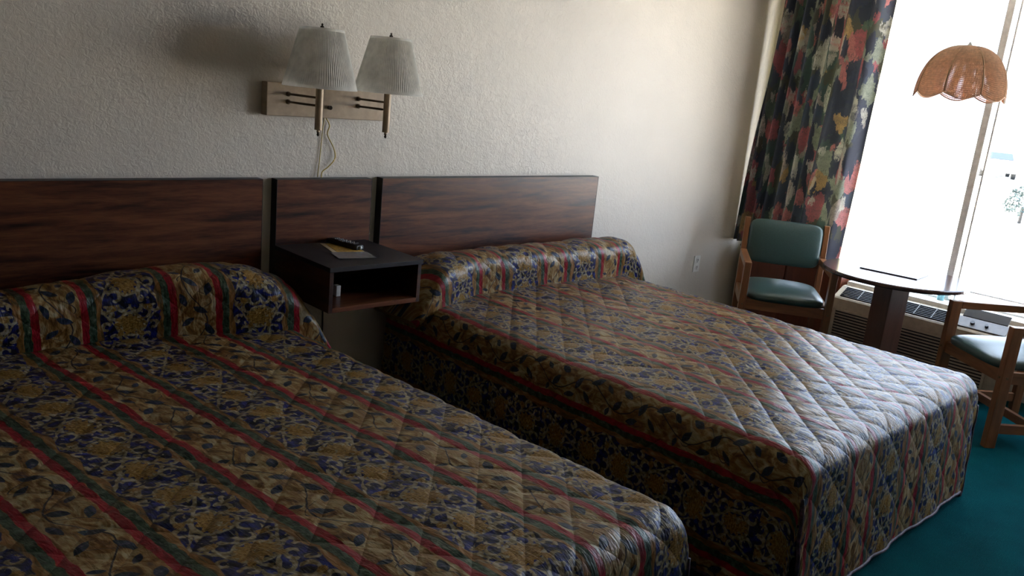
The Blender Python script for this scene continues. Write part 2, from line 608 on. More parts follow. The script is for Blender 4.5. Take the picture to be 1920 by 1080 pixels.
# ---------------------------------------------------------------- room shell
XL, YN = -2.2, -1.7
T = 0.14
struct(boxo('floor', (XL - T, XW + T, YN - T, YW + T, -0.12, 0.0), M['carpet']))
struct(boxo('ceiling', (XL - T, XW + T, YN - T, YW + T, ZC, ZC + 0.12), M['ceil']))
struct(boxo('wall_back', (XL - T, XW + T, YW, YW + T, 0.0, ZC), M['wall']))
struct(boxo('wall_left', (XL - T, XL, YN, YW, 0.0, ZC), M['far']))
struct(boxo('wall_front', (XL - T, XW + T, YN - T, YN, 0.0, ZC), M['far']))
bm = bmesh.new()
box(bm, XW, XW + T, YN, YW, 0.0, WZ0)
box(bm, XW, XW + T, YN, YW, WZ1, ZC)
box(bm, XW, XW + T, WY1, YW, WZ0, WZ1)
box(bm, XW, XW + T, YN, WY0, WZ0, WZ1)
struct(obj('wall_right', bm, M['wall']))
struct(boxo('baseboard_back', (XL, XW, YW - 0.012, YW, 0.0, 0.07), M['ledge']))

# window: frame, meeting stile, thin inner rail, panes
win = thing('window_1', 'wide sliding window', 'window')
del win['label'], win['category']
struct(win)
bm = bmesh.new()
x0, x1 = XW + 0.05, XW + 0.10
box(bm, x0, x1, WY0, WY0 + 0.03, WZ0, WZ1)
box(bm, x0, x1, WY1 - 0.03, WY1, WZ0, WZ1)
box(bm, x0, x1, WY0, WY1, WZ1 - 0.03, WZ1)
box(bm, x0, x1, WY0, WY1, WZ0, WZ0 + 0.012)
obj('window_frame', bm, M['whitealu'], win)
MY = 1.765
boxo('stile', (XW + 0.05, XW + 0.09, MY, MY + 0.042, WZ0 + 0.012, WZ1 - 0.03), M['alu'], win, 0.003)
boxo('stile', (XW + 0.05, XW + 0.08, MY - 0.041, MY - 0.030, WZ0 + 0.012, WZ1 - 0.03), M['alu'], win)
boxo('window_rail', (XW + 0.04, XW + 0.06, WY0, MY - 0.041, 0.588, 0.598), M['alu'], win, label='thin grey rail across the foot of the pane')
boxo('window_rail', (XW + 0.04, XW + 0.06, MY + 0.042, WY1 - 0.03, 0.588, 0.598), M['alu'], win)
boxo('pane', (XW + 0.062, XW + 0.066, MY + 0.042, WY1 - 0.03, WZ0 + 0.012, WZ1 - 0.03), M['glass'], win)
boxo('pane', (XW + 0.082, XW + 0.086, WY0 + 0.03, MY, WZ0 + 0.012, WZ1 - 0.03), M['glass'], win)
struct(boxo('trim_1', (XW - 0.105, XW + 0.05, WY0, 2.37, WZ0 - 0.028, WZ0 + 0.001), M['ledge'], bevel=0.003))

# outside ground
struct(boxo('ground', (XW + T + 0.01, 300, -140, 160, -1.30, -1.05), M['asphalt']))


# ---------------------------------------------------------------- beds
def roll(a, r, flare):
    """a = arc length past the start of the fold -> (outward, drop)"""
    if a <= 0:
        return a, 0.0
    q = PI * r / 2
    if a < q:
        return r * math.sin(a / r), r * (1 - math.cos(a / r))
    return r + (a - q) * flare, r + (a - q) * math.sqrt(1 - flare * flare)


SQ = 0.165


def puff(u, v):
    a = abs(math.sin(PI * (u + v) / SQ))
    b_ = abs(math.sin(PI * (u - v) / SQ))
    return (a * b_) ** 0.30


def make_bed(name, label, X0, X1, YF, ztop, spread_mat, pil, group, step=0.0078, shear=0.0, uvshear=0.0):
    """X0..X1: outer sides; YF: outer foot; head against YW"""
    bed = thing(name, label, 'bed', ((X0 + X1) / 2, (YF + YW) / 2, 0), 0, group)
    org = Vector(bed.location)
    r = 0.075
    q = PI * r / 2
    YH = YW - 0.065
    hang = ztop - r - 0.035
    Wf = (X1 - X0) - 2 * r              # flat width
    Lf = (YH - YF) - r                  # flat length
    # u: 0 at left fold start; v: 0 at foot fold start, growing to the head
    us, vs = [], []
    u = -(q + hang)
    nu = int((Wf + 2 * (q + hang)) / step)
    nv = int((Lf + q + hang) / step)
    us = [-(q + hang) + (Wf + 2 * (q + hang)) * i / nu for i in range(nu + 1)]
    vs = [-(q + hang) + (Lf + q + hang) * j / nv for j in range(nv + 1)]
    cut = q * 0.92

    def pos(u, v):
        if u < 0:
            ox, dz1 = roll(-u, r, 0.015)
            x = X0 + r - ox
        elif u > Wf:
            ox, dz1 = roll(u - Wf, r, 0.015)
            x = X1 - r + ox
        else:
            x = X0 + r + u
            dz1 = 0
        if v < 0:
            oy, dz2 = roll(-v, r, 0.07)
            y = YF + r - oy
        else:
            y = YF + r + v
            dz2 = 0
        z = ztop - dz1 - dz2
        if dz1 == 0 and dz2 == 0:
            z += 0.010 * math.sin(PI * max(0, min(1, u / Wf))) * min(1, v / 0.3)
        p = Vector((x, y, z))
        n3 = noise.noise(Vector((u * 3.1, v * 3.1, 3.7 + X0)))
        # soft folds in the hanging cloth
        if dz2 > r:
            k = (dz2 - r) / hang
            p.y += 0.004 * k * math.sin(u * 17 + n3 * 2) + 0.007 * k * n3
            # the cut corners curl in a little
            for e, sgn in ((u + cut, 1), (Wf + cut - u, -1)):
                if e < 0.12:
                    p.x += sgn * 0.030 * k * (1 - e / 0.12)
        if dz1 > r:
            k = (dz1 - r) / hang
            s_ = -1 if u < 0 else 1
            p.x += s_ * (0.010 * k * math.sin(v * 13 + n3 * 3) + 0.008 * k)
        p.z += 0.006 * noise.noise(Vector((u * 5, v * 5, 1.1)))
        p.x += shear * (2.87 - p.y)
        return p

    bm = bmesh.new()
    uvl = bm.loops.layers.uv.new('UVMap')
    P = [[pos(u, v) for v in vs] for u in us]
    grid = [[None] * (nv + 1) for _ in range(nu + 1)]
    for i in range(nu + 1):
        for j in range(nv + 1):
            if (us[i] < -cut or us[i] > Wf + cut) and vs[j] < -cut - 1e-6:
                if not ((us[max(i - 1, 0)] >= -cut and us[i] > 0) or (us[min(i + 1, nu)] <= Wf + cut and us[i] < 0)):
                    pass
            du = P[min(i + 1, nu)][j] - P[max(i - 1, 0)][j]
            dv = P[i][min(j + 1, nv)] - P[i][max(j - 1, 0)]
            nrm = du.cross(dv)
            if nrm.length > 0:
                nrm.normalize()
            uu, vv = us[i], vs[j]
            a = 0.0085 * puff(uu + 0.03, vv) - 0.004
            wr = noise.noise(Vector((uu * 38, vv * 9, 0.5))) * 0.0014 + noise.noise(Vector((uu * 14, vv * 30, 4.5))) * 0.0010
            grid[i][j] = P[i][j] + nrm * (a + wr) - org
    vt = {}

    def V(i, j):
        if (i, j) not in vt:
            vt[(i, j)] = bm.verts.new(grid[i][j])
        return vt[(i, j)]
    for i in range(nu):
        for j in range(nv):
            um = (us[i] + us[i + 1]) / 2
            vm = (vs[j] + vs[j + 1]) / 2
            if (um < -cut or um > Wf + cut) and vm < -cut:
                continue
            f = bm.faces.new((V(i, j), V(i + 1, j), V(i + 1, j + 1), V(i, j + 1)))
            for lp, (ii, jj) in zip(f.loops, ((i, j), (i + 1, j), (i + 1, j + 1), (i, j + 1))):
                lp[uvl].uv = (X0 + r + us[ii] - uvshear * (2.87 - YF - r - vs[jj]), YF + vs[jj])
    sp = obj('bedspread', bm, spread_mat, bed, smooth=True, keep=True)
    md = sp.modifiers.new('thick', 'SOLIDIFY')
    md.thickness = 0.012
    md.offset = -1
    # bound hem
    bm = bmesh.new()
    ic = [i for i in range(nu + 1) if -cut <= us[i] <= Wf + cut]
    jc = [j for j in range(nv + 1) if vs[j] >= -cut]
    i0, i1 = ic[0], ic[-1]
    j0 = jc[0]
    path = [grid[0][j] for j in range(nv, j0 - 1, -3)]
    tube(bm, path, 0.007, 6)
    tube(bm, [grid[nu][j] for j in range(nv, j0 - 1, -3)], 0.007, 6)
    tube(bm, [grid[i0][j] for j in range(j0, -1, -3)] + [grid[i][0] for i in range(i0, i1 + 1, 3)] +
         [grid[i1][j] for j in range(0, j0 + 1, 3)], 0.007, 6)
    obj('bound_hem', bm, M['piping'], bed, smooth=True, label='narrow bound edge of the bedspread')
    # mattress and base under the cover
    sh = Matrix(((1, -shear, 0, shear * (2.87 - org.y)), (0, 1, 0, 0), (0, 0, 1, 0), (0, 0, 0, 1)))
    boxo('mattress', (X0 + 0.045 - org.x, X1 - 0.045 - org.x, YF + 0.05 - org.y, YH - 0.01 - org.y, 0.29, ztop - 0.035), M['mattress'], bed, 0.04, mtx=sh)
    boxo('base', (X0 + 0.06 - org.x, X1 - 0.06 - org.x, YF + 0.07 - org.y, YH - 0.02 - org.y, 0.0, 0.285), M['base'], bed, 0.01, mtx=sh)
    # pillow wrapped by the head of the bedspread
    bm = bmesh.new()
    uvl = bm.loops.layers.uv.new('UVMap')
    px0, px1 = pil['x0'], pil['x1']
    nx = int((px1 - px0) / 0.010)
    na = 64
    yb = YH - 0.004
    rows = []
    for i in range(nx + 1):
        x = px0 + (px1 - px0) * i / nx
        e0 = min(1, max(0, (x - px0) / pil['e0']))
        e1 = min(1, max(0, (px1 - x) / pil['e1']))
        cap = (math.sqrt(max(0, 1 - (1 - e0) ** 2)) ** pil.get('k0', 1.0)) * (math.sqrt(max(0, 1 - (1 - e1) ** 2)) ** pil.get('k1', 1.3))
        hz = pil['h'](x) * (0.04 + 0.96 * cap)
        # droop beyond the mattress edges
        over = max(0, X0 + 0.05 - x, x - (X1 - 0.05))
        zb = ztop + 0.004 - pil.get('droop', 1.0) * (over ** 1.25) * 0.9
        yf = pil['yf'](x)
        dep = (yb - yf) * (0.78 + 0.22 * cap)
        yc = yb - dep
        row = []
        arc = 0
        last = None
        for k in range(na + 1):
            a = PI * k / na
            ca, sa = math.cos(a), math.sin(a)
            # front is at k=0
            yy = yc + dep * (0.5 - 0.5 * math.copysign(abs(ca) ** 0.85, ca))
            zz = zb - 0.012 + (hz + 0.012) * (sa ** 0.62)
            # roll the front over its own base a little
            if ca > 0:
                yy += 0.085 * cap * (1 - sa) * ca
            p = Vector((x, yy, zz))
            p.z += 0.010 * noise.noise(Vector((x * 6, yy * 6, 2))) * sa
            if last is not None:
                arc += (p - last).length
            last = p.copy()
            row.append((p, arc))
        rows.append(row)
    vv = []
    for i in range(nx + 1):
        rv = []
        for k in range(na + 1):
            p, arc = rows[i][k]
            du = rows[min(i + 1, nx)][k][0] - rows[max(i - 1, 0)][k][0]
            dv = rows[i][min(k + 1, na)][0] - rows[i][max(k - 1, 0)][0]
            n_ = du.cross(dv)
            if n_.length > 1e-9:
                n_.normalize()
            w_ = min(1, min(k, na - k) / 8) * min(1, min(i, nx - i) / 6)
            pu = p.x + pil['skew'] * arc - pil['du'] - (X0 + r) + uvshear * (2.87 - r - arc - pil['v0']) + 0.03
            a = (0.0095 * puff(pu, arc + pil['v0'] - YF) - 0.004 + noise.noise(Vector((p.x * 40, arc * 14, 0.5))) * 0.002) * w_
            q_ = p + n_ * a
            q_.y = min(q_.y, yb)
            rv.append(bm.verts.new(q_ - org))
        vv.append(rv)
    for i in range(nx):
        for k in range(na):
            f = bm.faces.new((vv[i][k], vv[i + 1][k], vv[i + 1][k + 1], vv[i][k + 1]))
            for lp, (ii, kk) in zip(f.loops, ((i, k), (i + 1, k), (i + 1, k + 1), (i, k + 1))):
                lp[uvl].uv = (rows[ii][kk][0].x + pil['skew'] * rows[ii][kk][1] - pil['du'], rows[ii][kk][1] + pil['v0'])
    # close the ends and the underside
    bm.faces.new([vv[0][k] for k in range(na + 1)])
    bm.faces.new([vv[nx][k] for k in range(na, -1, -1)])
    obj('pillow', bm, spread_mat, bed, smooth=True, label='pillow wrapped in the head of the bedspread')
    return bed


def sm(a, b_, x):
    t = max(0, min(1, (x - a) / (b_ - a)))
    return t * t * (3 - 2 * t)


bedA = make_bed('double_bed', 'double bed in dark patterned bedspread at the left, nearest the camera', 0.10, 1.69, 1.04, 0.56, M['spreadA'],
                dict(x0=0.10, x1=1.83, e0=0.35, e1=0.44, k1=1.8, v0=0.0, skew=0.10, du=0.0,
                     h=lambda x: 0.195 + 0.055 * sm(0.65, 1.3, x), yf=lambda x: 2.90 - 0.15 * sm(0.9, 1.8, x)),
                'quilted double beds', shear=0.062, uvshear=0.060)
bedB = make_bed('double_bed', 'double bed in paler sunlit bedspread between floating nightstand and window chairs', 2.36, 3.97, 1.00, 0.555, M['spreadB'],
                dict(x0=2.28, x1=4.17, e0=0.26, e1=0.36, k1=1.2, v0=0.13, skew=0.36, du=0.035,
                     h=lambda x: 0.212, yf=lambda x: 2.88 - 0.10 * (1 - sm(2.35, 2.75, x)) + 0.03 * sm(3.6, 4.1, x)),
                'quilted double beds')


# ---------------------------------------------------------------- headboards and nightstand
def headboard(name, label, x0, x1, z0=0.52):
    t = thing(name, label, 'headboard', ((x0 + x1) / 2, YW, 0), 0, 'wall headboards')
    w = (x1 - x0) / 2
    boxo('panel', (-w + 0.0015, w - 0.0015, -0.050, -0.002, z0, 1.108), M['walnut'], t)
    bm = bmesh.new()
    box(bm, -w, -w + 0.0015, -0.051, -0.001, z0, 1.109)
    box(bm, w - 0.0015, w, -0.051, -0.001, z0, 1.109)
    box(bm, -w, w, -0.051, -0.001, 1.108, 1.110)
    obj('edge_banding', bm, M['dark_edge'], t, label='dark edge strip')
    return t


headboard('headboard', 'long dark walnut headboard panel behind the bed nearest the camera', 0.12, 1.692)
headboard('headboard', 'walnut headboard panel with pale window sheen behind the bed next to the window', 2.300, 3.862)

ns = thing('nightstand', 'wall-hung walnut nightstand with black top, open shelf and its own back panel', 'nightstand', (1.995, YW, 0))
w0, w1 = 1.757 - 1.995, 2.241 - 1.995
boxo('back_panel', (w0 + 0.0015, w1 - 0.0015, -0.050, -0.002, 0.60, 1.106), M['walnut'], ns)
bm = bmesh.new()
box(bm, w0, w0 + 0.0015, -0.051, -0.001, 0.60, 1.107)
box(bm, w1 - 0.0015, w1, -0.051, -0.001, 0.60, 1.107)
box(bm, w0, w1, -0.051, -0.001, 1.106, 1.108)
obj('edge_banding', bm, M['dark_edge'], ns)
nx0, nx1 = 1.757 - 1.995, 2.215 - 1.995
boxo('tabletop', (nx0 - 0.004, nx1 + 0.004, -0.500, -0.052, 0.802, 0.822), M['black_lam'], ns, 0.002, label='black laminate top')
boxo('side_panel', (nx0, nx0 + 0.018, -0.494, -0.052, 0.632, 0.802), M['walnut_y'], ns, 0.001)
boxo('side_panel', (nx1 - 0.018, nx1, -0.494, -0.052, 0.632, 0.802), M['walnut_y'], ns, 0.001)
boxo('shelf', (nx0 + 0.018, nx1 - 0.018, -0.494, -0.052, 0.632, 0.652), M['walnut'], ns, 0.001)
boxo('rear_board', (nx0 + 0.018, nx1 - 0.018, -0.064, -0.052, 0.652, 0.802), M['dark_edge'], ns)
tag(boxo('power_adapter', (1.883, 1.905, 2.930, 2.958, 0.6525, 0.700), M['white'], None, 0.003),
    'small white adapter standing inside the open shelf of the nightstand', 'adapter')

# leaflet and remote on the nightstand
lf = thing('leaflet', 'cream and gold printed leaflet lying under the black remote control', 'leaflet', (2.0, 3.07, 0.8225), math.radians(-14))
boxo('sheet', (-0.070, 0.075, -0.185, 0.120, 0.0003, 0.0012), M['paper'], lf)
boxo('print', (-0.050, 0.070, -0.060, 0.110, 0.0012, 0.0020), M['goldprint'], lf, label='gold printed picture')
boxo('sleeve', (-0.085, 0.082, -0.190, -0.070, 0.0020, 0.0030), M['film'], lf, label='clear plastic sleeve end')
rm = thing('remote_control', 'black remote control lying on the leaflet on the nightstand', 'remote', (2.035, 3.12, 0.8257), math.radians(10))
bm = bmesh.new()
sec = [(-0.10, 0.022, 0.020), (-0.08, 0.026, 0.024), (0.0, 0.022, 0.020), (0.07, 0.025, 0.024), (0.10, 0.020, 0.018)]
rings = []
for y, w_, h_ in sec:
    rings.append([bm.verts.new((x, y, z)) for x, z in ((-w_, 0), (w_, 0), (w_, h_ * 0.7), (w_ * 0.7, h_), (-w_ * 0.7, h_), (-w_, h_ * 0.7))])
for a_, b_ in zip(rings, rings[1:]):
    for k in range(6):
        bm.faces.new((a_[k], a_[(k + 1) % 6], b_[(k + 1) % 6], b_[k]))
bm.faces.new(rings[0]); bm.faces.new(rings[-1])
obj('body', bm, M['black'], rm, bevel=0.003)
bm = bmesh.new()
for i in range(3):
    for j in range(6):
        x = -0.011 + i * 0.011
        y = -0.07 + j * 0.024
        box(bm, x - 0.0035, x + 0.0035, y - 0.004, y + 0.004, 0.018, 0.0255)
obj('buttons', bm, M['grey_panel'], rm)
bm = bmesh.new()
lathe(bm, [(0.008, -0.004), (0.008, 0.004), (0.004, 0.007)], seg=16)
e_ = obj('emitter', bm, M['white'], rm, smooth=True, label='shiny round emitter window')
e_.location = (0.0, -0.101, 0.010)
e_.rotation_euler = (PI / 2, 0, 0)

# wall outlet
ou = thing('wall_outlet', 'cream wall outlet low on the plaster beside the right headboard', 'outlet', (5.13, YW, 0.464))
boxo('cover_plate', (-0.037, 0.037, -0.007, 0.0, -0.060, 0.060), M['white'], ou, 0.002)
for zc in (-0.026, 0.026):
    bm = bmesh.new()
    box(bm, -0.017, 0.017, -0.010, -0.007, zc - 0.019, zc + 0.019)
    so = obj('socket', bm, M['white'], ou, bevel=0.002)
    bm = bmesh.new()
    box(bm, -0.009, -0.005, -0.0108, -0.0100, zc - 0.004, zc + 0.010)
    box(bm, 0.005, 0.009, -0.0108, -0.0100, zc - 0.004, zc + 0.010)
    box(bm, -0.003, 0.003, -0.0108, -0.0100, zc - 0.014, zc - 0.008)
    obj('slots', bm, M['black'], so)

# cords
bm = bmesh.new()
tube(bm, smoothpath([(2.005, 3.272, 1.375), (2.025, 3.270, 1.340), (2.018, 3.272, 1.30), (2.052, 3.270, 1.24), (2.060, 3.270, 1.195),
                     (2.030, 3.268, 1.160), (1.996, 3.266, 1.135), (1.985, 3.255, 1.111)]), 0.0028, 8)
tube(bm, smoothpath([(2.00, 3.274, 1.375), (1.992, 3.274, 1.30), (1.985, 3.274, 1.20), (1.975, 3.270, 1.111)]), 0.0022, 8)
tag(obj('lamp_cord', bm, M['cordyel'], smooth=True), 'yellow lamp cord hanging from the sconce plate to the headboard top', 'cord')
bm = bmesh.new()
tube(bm, smoothpath([(2.03, 3.274, 0.598), (2.035, 3.272, 0.40), (2.028, 3.272, 0.25), (2.033, 3.262, 0.003)]), 0.004, 8)
tag(obj('cord', bm, M['corddark'], smooth=True), 'dark cord running down the wall below the nightstand', 'cord')

# ---------------------------------------------------------------- double wall sconce
scn = thing('wall_lamp', 'double swing-arm wall lamp with two white pleated shades on a tan plate', 'lamp', (2.0, YW, 1.44))
boxo('back_plate', (-0.300, 0.300, -0.048, 0.0, -0.066, 0.070), M['plate'], scn, 0.003)
bm = bmesh.new()
tube(bm, [(-0.005, -0.048, -0.02), (-0.005, -0.062, -0.02)], 0.009, 14)
obj('switch_knob', bm, M['bronze'], scn, smooth=False, label='dark round switch')
for (ax, sx, sy) in ((-0.205, -0.165, -0.232), (0.142, 0.175, -0.225)):
    for dz in (0.026, -0.006):
        bm = bmesh.new()
        tube(bm, [(ax, -0.048, dz), (ax + 0.01, -0.10, dz), (sx, sy, dz)], 0.0048, 10)
        tube(bm, [(ax, -0.046, dz), (ax, -0.056, dz)], 0.010, 12)
        obj('arm', bm, M['brass'], scn, smooth=True)
    bm = bmesh.new()
    lathe(bm, [(0.006, -0.112), (0.006, -0.104), (0.0155, -0.102), (0.0155, 0.085), (0.010, 0.088), (0.010, 0.11), (0.016, 0.112), (0.016, 0.15),
               (0.003, 0.155), (0.003, 0.300)], sx, sy, 20)
    obj('post', bm, M['post'], scn, smooth=False)
    bm = bmesh.new()
    lathe(bm, [(0.002, -0.128), (0.006, -0.122), (0.004, -0.114), (0.008, -0.110)], sx, sy, 14)
    obj('switch', bm, M['bronze'], scn, smooth=True)
    bm = bmesh.new()
    lathe(bm, [(0.003, 0.298), (0.008, 0.301), (0.008, 0.306), (0.003, 0.309), (0.005, 0.314), (0.001, 0.318)], sx, sy, 14)
    obj('finial', bm, M['bronze'], scn, smooth=True)
    # pleated shade
    bm = bmesh.new()
    npl = 96
    zb, zt = 0.066, 0.298
    zs = [zb, zb + 0.010, zb + 0.0101] + [zb + 0.01 + (zt - zb - 0.02) * i / 8 for i in range(1, 8)] + [zt - 0.0101, zt - 0.010, zt]
    prev = None
    for z in zs:
        f = (z - zb) / (zt - zb)
        r_ = 0.149 + (0.086 - 0.149) * f
        pl = 0.0013 if 0.0101 < z - zb < zt - zb - 0.0101 + 1e-6 else 0.0
        ring = []
        for k in range(npl * 2):
            rr = r_ + (pl if k % 2 else -pl) + (0.0015 if pl == 0 else 0)
            a = 2 * PI * k / (npl * 2)
            ring.append(bm.verts.new((sx + rr * math.cos(a), sy + rr * math.sin(a), z)))
        if prev:
            for k in range(npl * 2):
                k2 = (k + 1) % (npl * 2)
                bm.faces.new((prev[k], prev[k2], ring[k2], ring[k]))
        prev = ring
    so = obj('lamp_shade', bm, M['shade'], scn)
    bm = bmesh.new()
    for k in range(3):
        a = 2 * PI * k / 3 + 0.4
        tube(bm, [(sx, sy, 0.294), (sx + 0.084 * math.cos(a), sy + 0.084 * math.sin(a), 0.292)], 0.0015, 6)
    obj('spider', bm, M['brass'], so)

# ---------------------------------------------------------------- curtain
CZ = 0.625
cu = thing('curtain', 'dark multicoloured patterned curtain gathered beside the window', 'curtain', (XW - 0.16, 2.8, CZ))
ZT = 2.50
ny, nz = 420, 60


def cur_y(s, z):
    k = (z - 0.55) / (2.33 - 0.55)
    yl = 3.266 + (3.185 - 3.266) * k
    yr = 2.450 + (2.408 - 2.450) * k
    return yl + (yr - yl) * s


def cur_x(s, z):
    # tight pleats on the wall side, a broad loose fold on the window side
    if s < 0.62:
        ph = s / 0.62 * 6.5 * 2 * PI
        amp = 0.042
    else:
        ph = 6.5 * 2 * PI + (s - 0.62) / 0.38 * 1.7 * 2 * PI
        amp = 0.044
    n_ = noise.noise(Vector((s * 9, z * 0.7, 0)))
    return amp * math.sin(ph + n_ * 1.6) + 0.012 * n_


bm = bmesh.new()
uvl = bm.loops.layers.uv.new('UVMap')
arc = [0.0]
for i in range(ny):
    s0, s1 = i / ny, (i + 1) / ny
    arc.append(arc[-1] + math.hypot(cur_y(s1, 1.4) - cur_y(s0, 1.4), cur_x(s1, 1.4) - cur_x(s0, 1.4)))
g = []
for i in range(ny + 1):
    s = i / ny
    g.append([bm.verts.new((cur_x(s, CZ + (ZT - CZ) * j / nz), cur_y(s, CZ + (ZT - CZ) * j / nz) - 2.8,
                            (ZT - CZ) * j / nz)) for j in range(nz + 1)])
for i in range(ny):
    for j in range(nz):
        f = bm.faces.new((g[i][j], g[i + 1][j], g[i + 1][j + 1], g[i][j + 1]))
        for lp, (ii, jj) in zip(f.loops, ((i, j), (i + 1, j), (i + 1, j + 1), (i, j + 1))):
            lp[uvl].uv = (arc[ii], (ZT - CZ) * jj / nz)
o = obj('cloth', bm, M['curtain'], cu, smooth=True)
bm = bmesh.new()
g = []
for i in range(81):
    s = i / 80
    g.append([bm.verts.new((0.062 + 0.012 * math.sin(s * 40), 3.15 + (2.372 + (0.06 * (1 - j / 20)) - 3.15) * s - 2.8, 0.03 + (ZT - CZ - 0.03) * j / 20)) for j in range(21)])
for i in range(80):
    for j in range(20):
        bm.faces.new((g[i][j], g[i + 1][j], g[i + 1][j + 1], g[i][j + 1]))
o = obj('lining', bm, M['lining'], cu, smooth=True, label='thin yellowish lining glowing at the curtain edge')
bm = bmesh.new()
tube(bm, [(0.02, 3.22 - 2.8, ZT - CZ + 0.012), (0.02, -0.5 - 2.8, ZT - CZ + 0.012)], 0.010, 10)
obj('rod', bm, M['whitealu'], cu, smooth=True)

# ---------------------------------------------------------------- red-brown wood panel under the window, left of the heater
pn = thing('cabinet', 'low red-brown wooden cabinet below the curtain behind the green chair', 'cabinet', (XW - 0.08, 2.80, 0))
boxo('body', (-0.05, 0.078, -0.395, 0.40, 0.0, 0.585), M['redwood'], pn, 0.004)
boxo('top', (-0.065, 0.078, -0.400, 0.41, 0.585, 0.600), M['redwood'], pn, 0.003)
boxo('door', (-0.062, -0.0505, -0.36, 0.00, 0.05, 0.565), M['redwood'], pn, 0.003)
boxo('door', (-0.062, -0.0505, 0.02, 0.38, 0.05, 0.565), M['redwood'], pn, 0.003)

# ---------------------------------------------------------------- air conditioner
AY0, AY1 = 1.30, 2.38
ac = thing('air_conditioner', 'beige through-wall air conditioner with louvres under the window', 'air conditioner', (5.45, (AY0 + AY1) / 2, 0))
hw = (AY1 - AY0) / 2
bm = bmesh.new()
prof = [(0.012, 0.035), (0.0, 0.05), (0.0, 0.408), (0.008, 0.418), (0.125, 0.478), (0.265, 0.4785), (0.265, 0.035)]
ra = [bm.verts.new((x, -hw, z)) for x, z in prof]
rb = [bm.verts.new((x, hw, z)) for x, z in prof]
for k in range(len(prof)):
    k2 = (k + 1) % len(prof)
    bm.faces.new((ra[k], ra[k2], rb[k2], rb[k]))
bm.faces.new(ra); bm.faces.new(rb[::-1])
obj('housing', bm, M['beige_metal'], ac, bevel=0.005)
boxo('plinth', (0.03, 0.26, -hw + 0.02, hw - 0.02, 0.0, 0.034), M['black'], ac)
bm = bmesh.new()
for i in range(13):
    z = 0.075 + i * 0.0195
    box(bm, -0.011, -0.0005, -hw + 0.085, hw - 0.04, z, z + 0.0085)
obj('front_louvres', bm, M['beige_slat'], ac)
boxo('louvre_recess', (-0.0030, -0.0004, -hw + 0.085, hw - 0.04, 0.070, 0.325), M['dark_vent'], ac)
bm = bmesh.new()
for (y0, y1) in ((-hw + 0.068, -hw + 0.085), (hw - 0.04, hw - 0.025)):
    box(bm, -0.010, -0.0005, y0, y1, 0.055, 0.340)
box(bm, -0.010, -0.0005, -hw + 0.085, hw - 0.04, 0.055, 0.070)
box(bm, -0.010, -0.0005, -hw + 0.085, hw - 0.04, 0.326, 0.340)
obj('louvre_frame', bm, M['beige_metal'], ac, bevel=0.002)
SL = math.atan2(0.060, 0.117)
for (y0, y1) in ((-0.20, 0.12), (0.14, 0.50)):
    ms = Matrix.Translation((0.008, 0, 0.418)) @ Matrix.Rotation(-SL, 4, 'Y')
    gr = boxo('discharge_grille', (0.010, 0.120, y0, y1, 0.0004, 0.002), M['dark_vent'], ac, label='dark air outlet in the sloping top', mtx=ms)
    bm = bmesh.new()
    for i in range(7):
        x = 0.014 + i * 0.0165
        box(bm, x, x + 0.003, y0, y1, 0.002, 0.007, mtx=ms)
    obj('vanes', bm, M['black'], gr)
    for i in range(2):
        bm = bmesh.new()
        y = y0 + (y1 - y0) * (i + 1) / 3
        box(bm, 0.012, 0.118, y - 0.003, y + 0.003, 0.002, 0.008, mtx=ms)
        obj('cross_bar', bm, M['grey_panel'], gr)
mt = Matrix.Translation((0.030, -0.385, 0.4275)) @ Matrix.Rotation(-SL, 4, 'Y')
cp = obj('control_panel', (lambda b2: (box(b2, -0.012, 0.085, -0.135, 0.155, 0.003, 0.010, mtx=mt), b2)[1])(bmesh.new()), M['grey_panel'], ac, bevel=0.003, label='grey control panel')
for y_, r_ in ((0.06, 0.013), (-0.02, 0.010)):
    bm = bmesh.new()
    bmk = [mt @ Vector((0.03 + r_ * math.cos(a * PI / 8), y_ + r_ * math.sin(a * PI / 8), zz)) for zz in (0.0105, 0.026) for a in range(16)]
    vsx = [bm.verts.new(p) for p in bmk]
    for a in range(16):
        bm.faces.new((vsx[a], vsx[(a + 1) % 16], vsx[16 + (a + 1) % 16], vsx[16 + a]))
    bm.faces.new(vsx[16:])
    obj('knob', bm, M['black'], cp)
mt2 = Matrix.Translation((0.128, -0.385, 0.486)) @ Matrix.Rotation(math.radians(-42), 4, 'Y')
obj('control_door', (lambda b2: (box(b2, -0.020, 0.050, -0.115, 0.14, 0.0, 0.007, mtx=mt2), b2)[1])(bmesh.new()), M['black'], ac, bevel=0.002, label='black hinged door of the controls, open')

# ---------------------------------------------------------------- round table
tb = thing('round_table', 'round dark wood pedestal table by the window between the two green chairs', 'table', (5.09, 1.875, 0))
bm = bmesh.new()
lathe(bm, [(0.385, 0.690), (0.405, 0.694), (0.411, 0.702), (0.411, 0.714), (0.406, 0.720)], seg=96)
obj('tabletop', bm, M['tabletop'], tb, smooth=False)
for f_ in ('a',):
    bm = bmesh.new()
    mt = Matrix.Rotation(math.radians(-24), 4, 'Z')
    box(bm, -0.070, 0.070, -0.070, 0.070, 0.055, 0.672, mtx=mt)
    obj('pedestal', bm, M['pedestal'], tb, bevel=0.004)
bm = bmesh.new()
for a in (0, 90):
    mt = Matrix.Rotation(math.radians(a - 24), 4, 'Z')
    vsx = []
    pr = [(-0.30, 0.0), (-0.30, 0.03), (-0.08, 0.055 - a * 0.00001), (0.08, 0.055 - a * 0.00001), (0.30, 0.03), (0.30, 0.0)]
    A = [bm.verts.new(mt @ Vector((x, -0.035, z))) for x, z in pr]
    B = [bm.verts.new(mt @ Vector((x, 0.035, z))) for x, z in pr]
    for k in range(6):
        k2 = (k + 1) % 6
        bm.faces.new((A[k], A[k2], B[k2], B[k]))
    bm.faces.new(A); bm.faces.new(B[::-1])
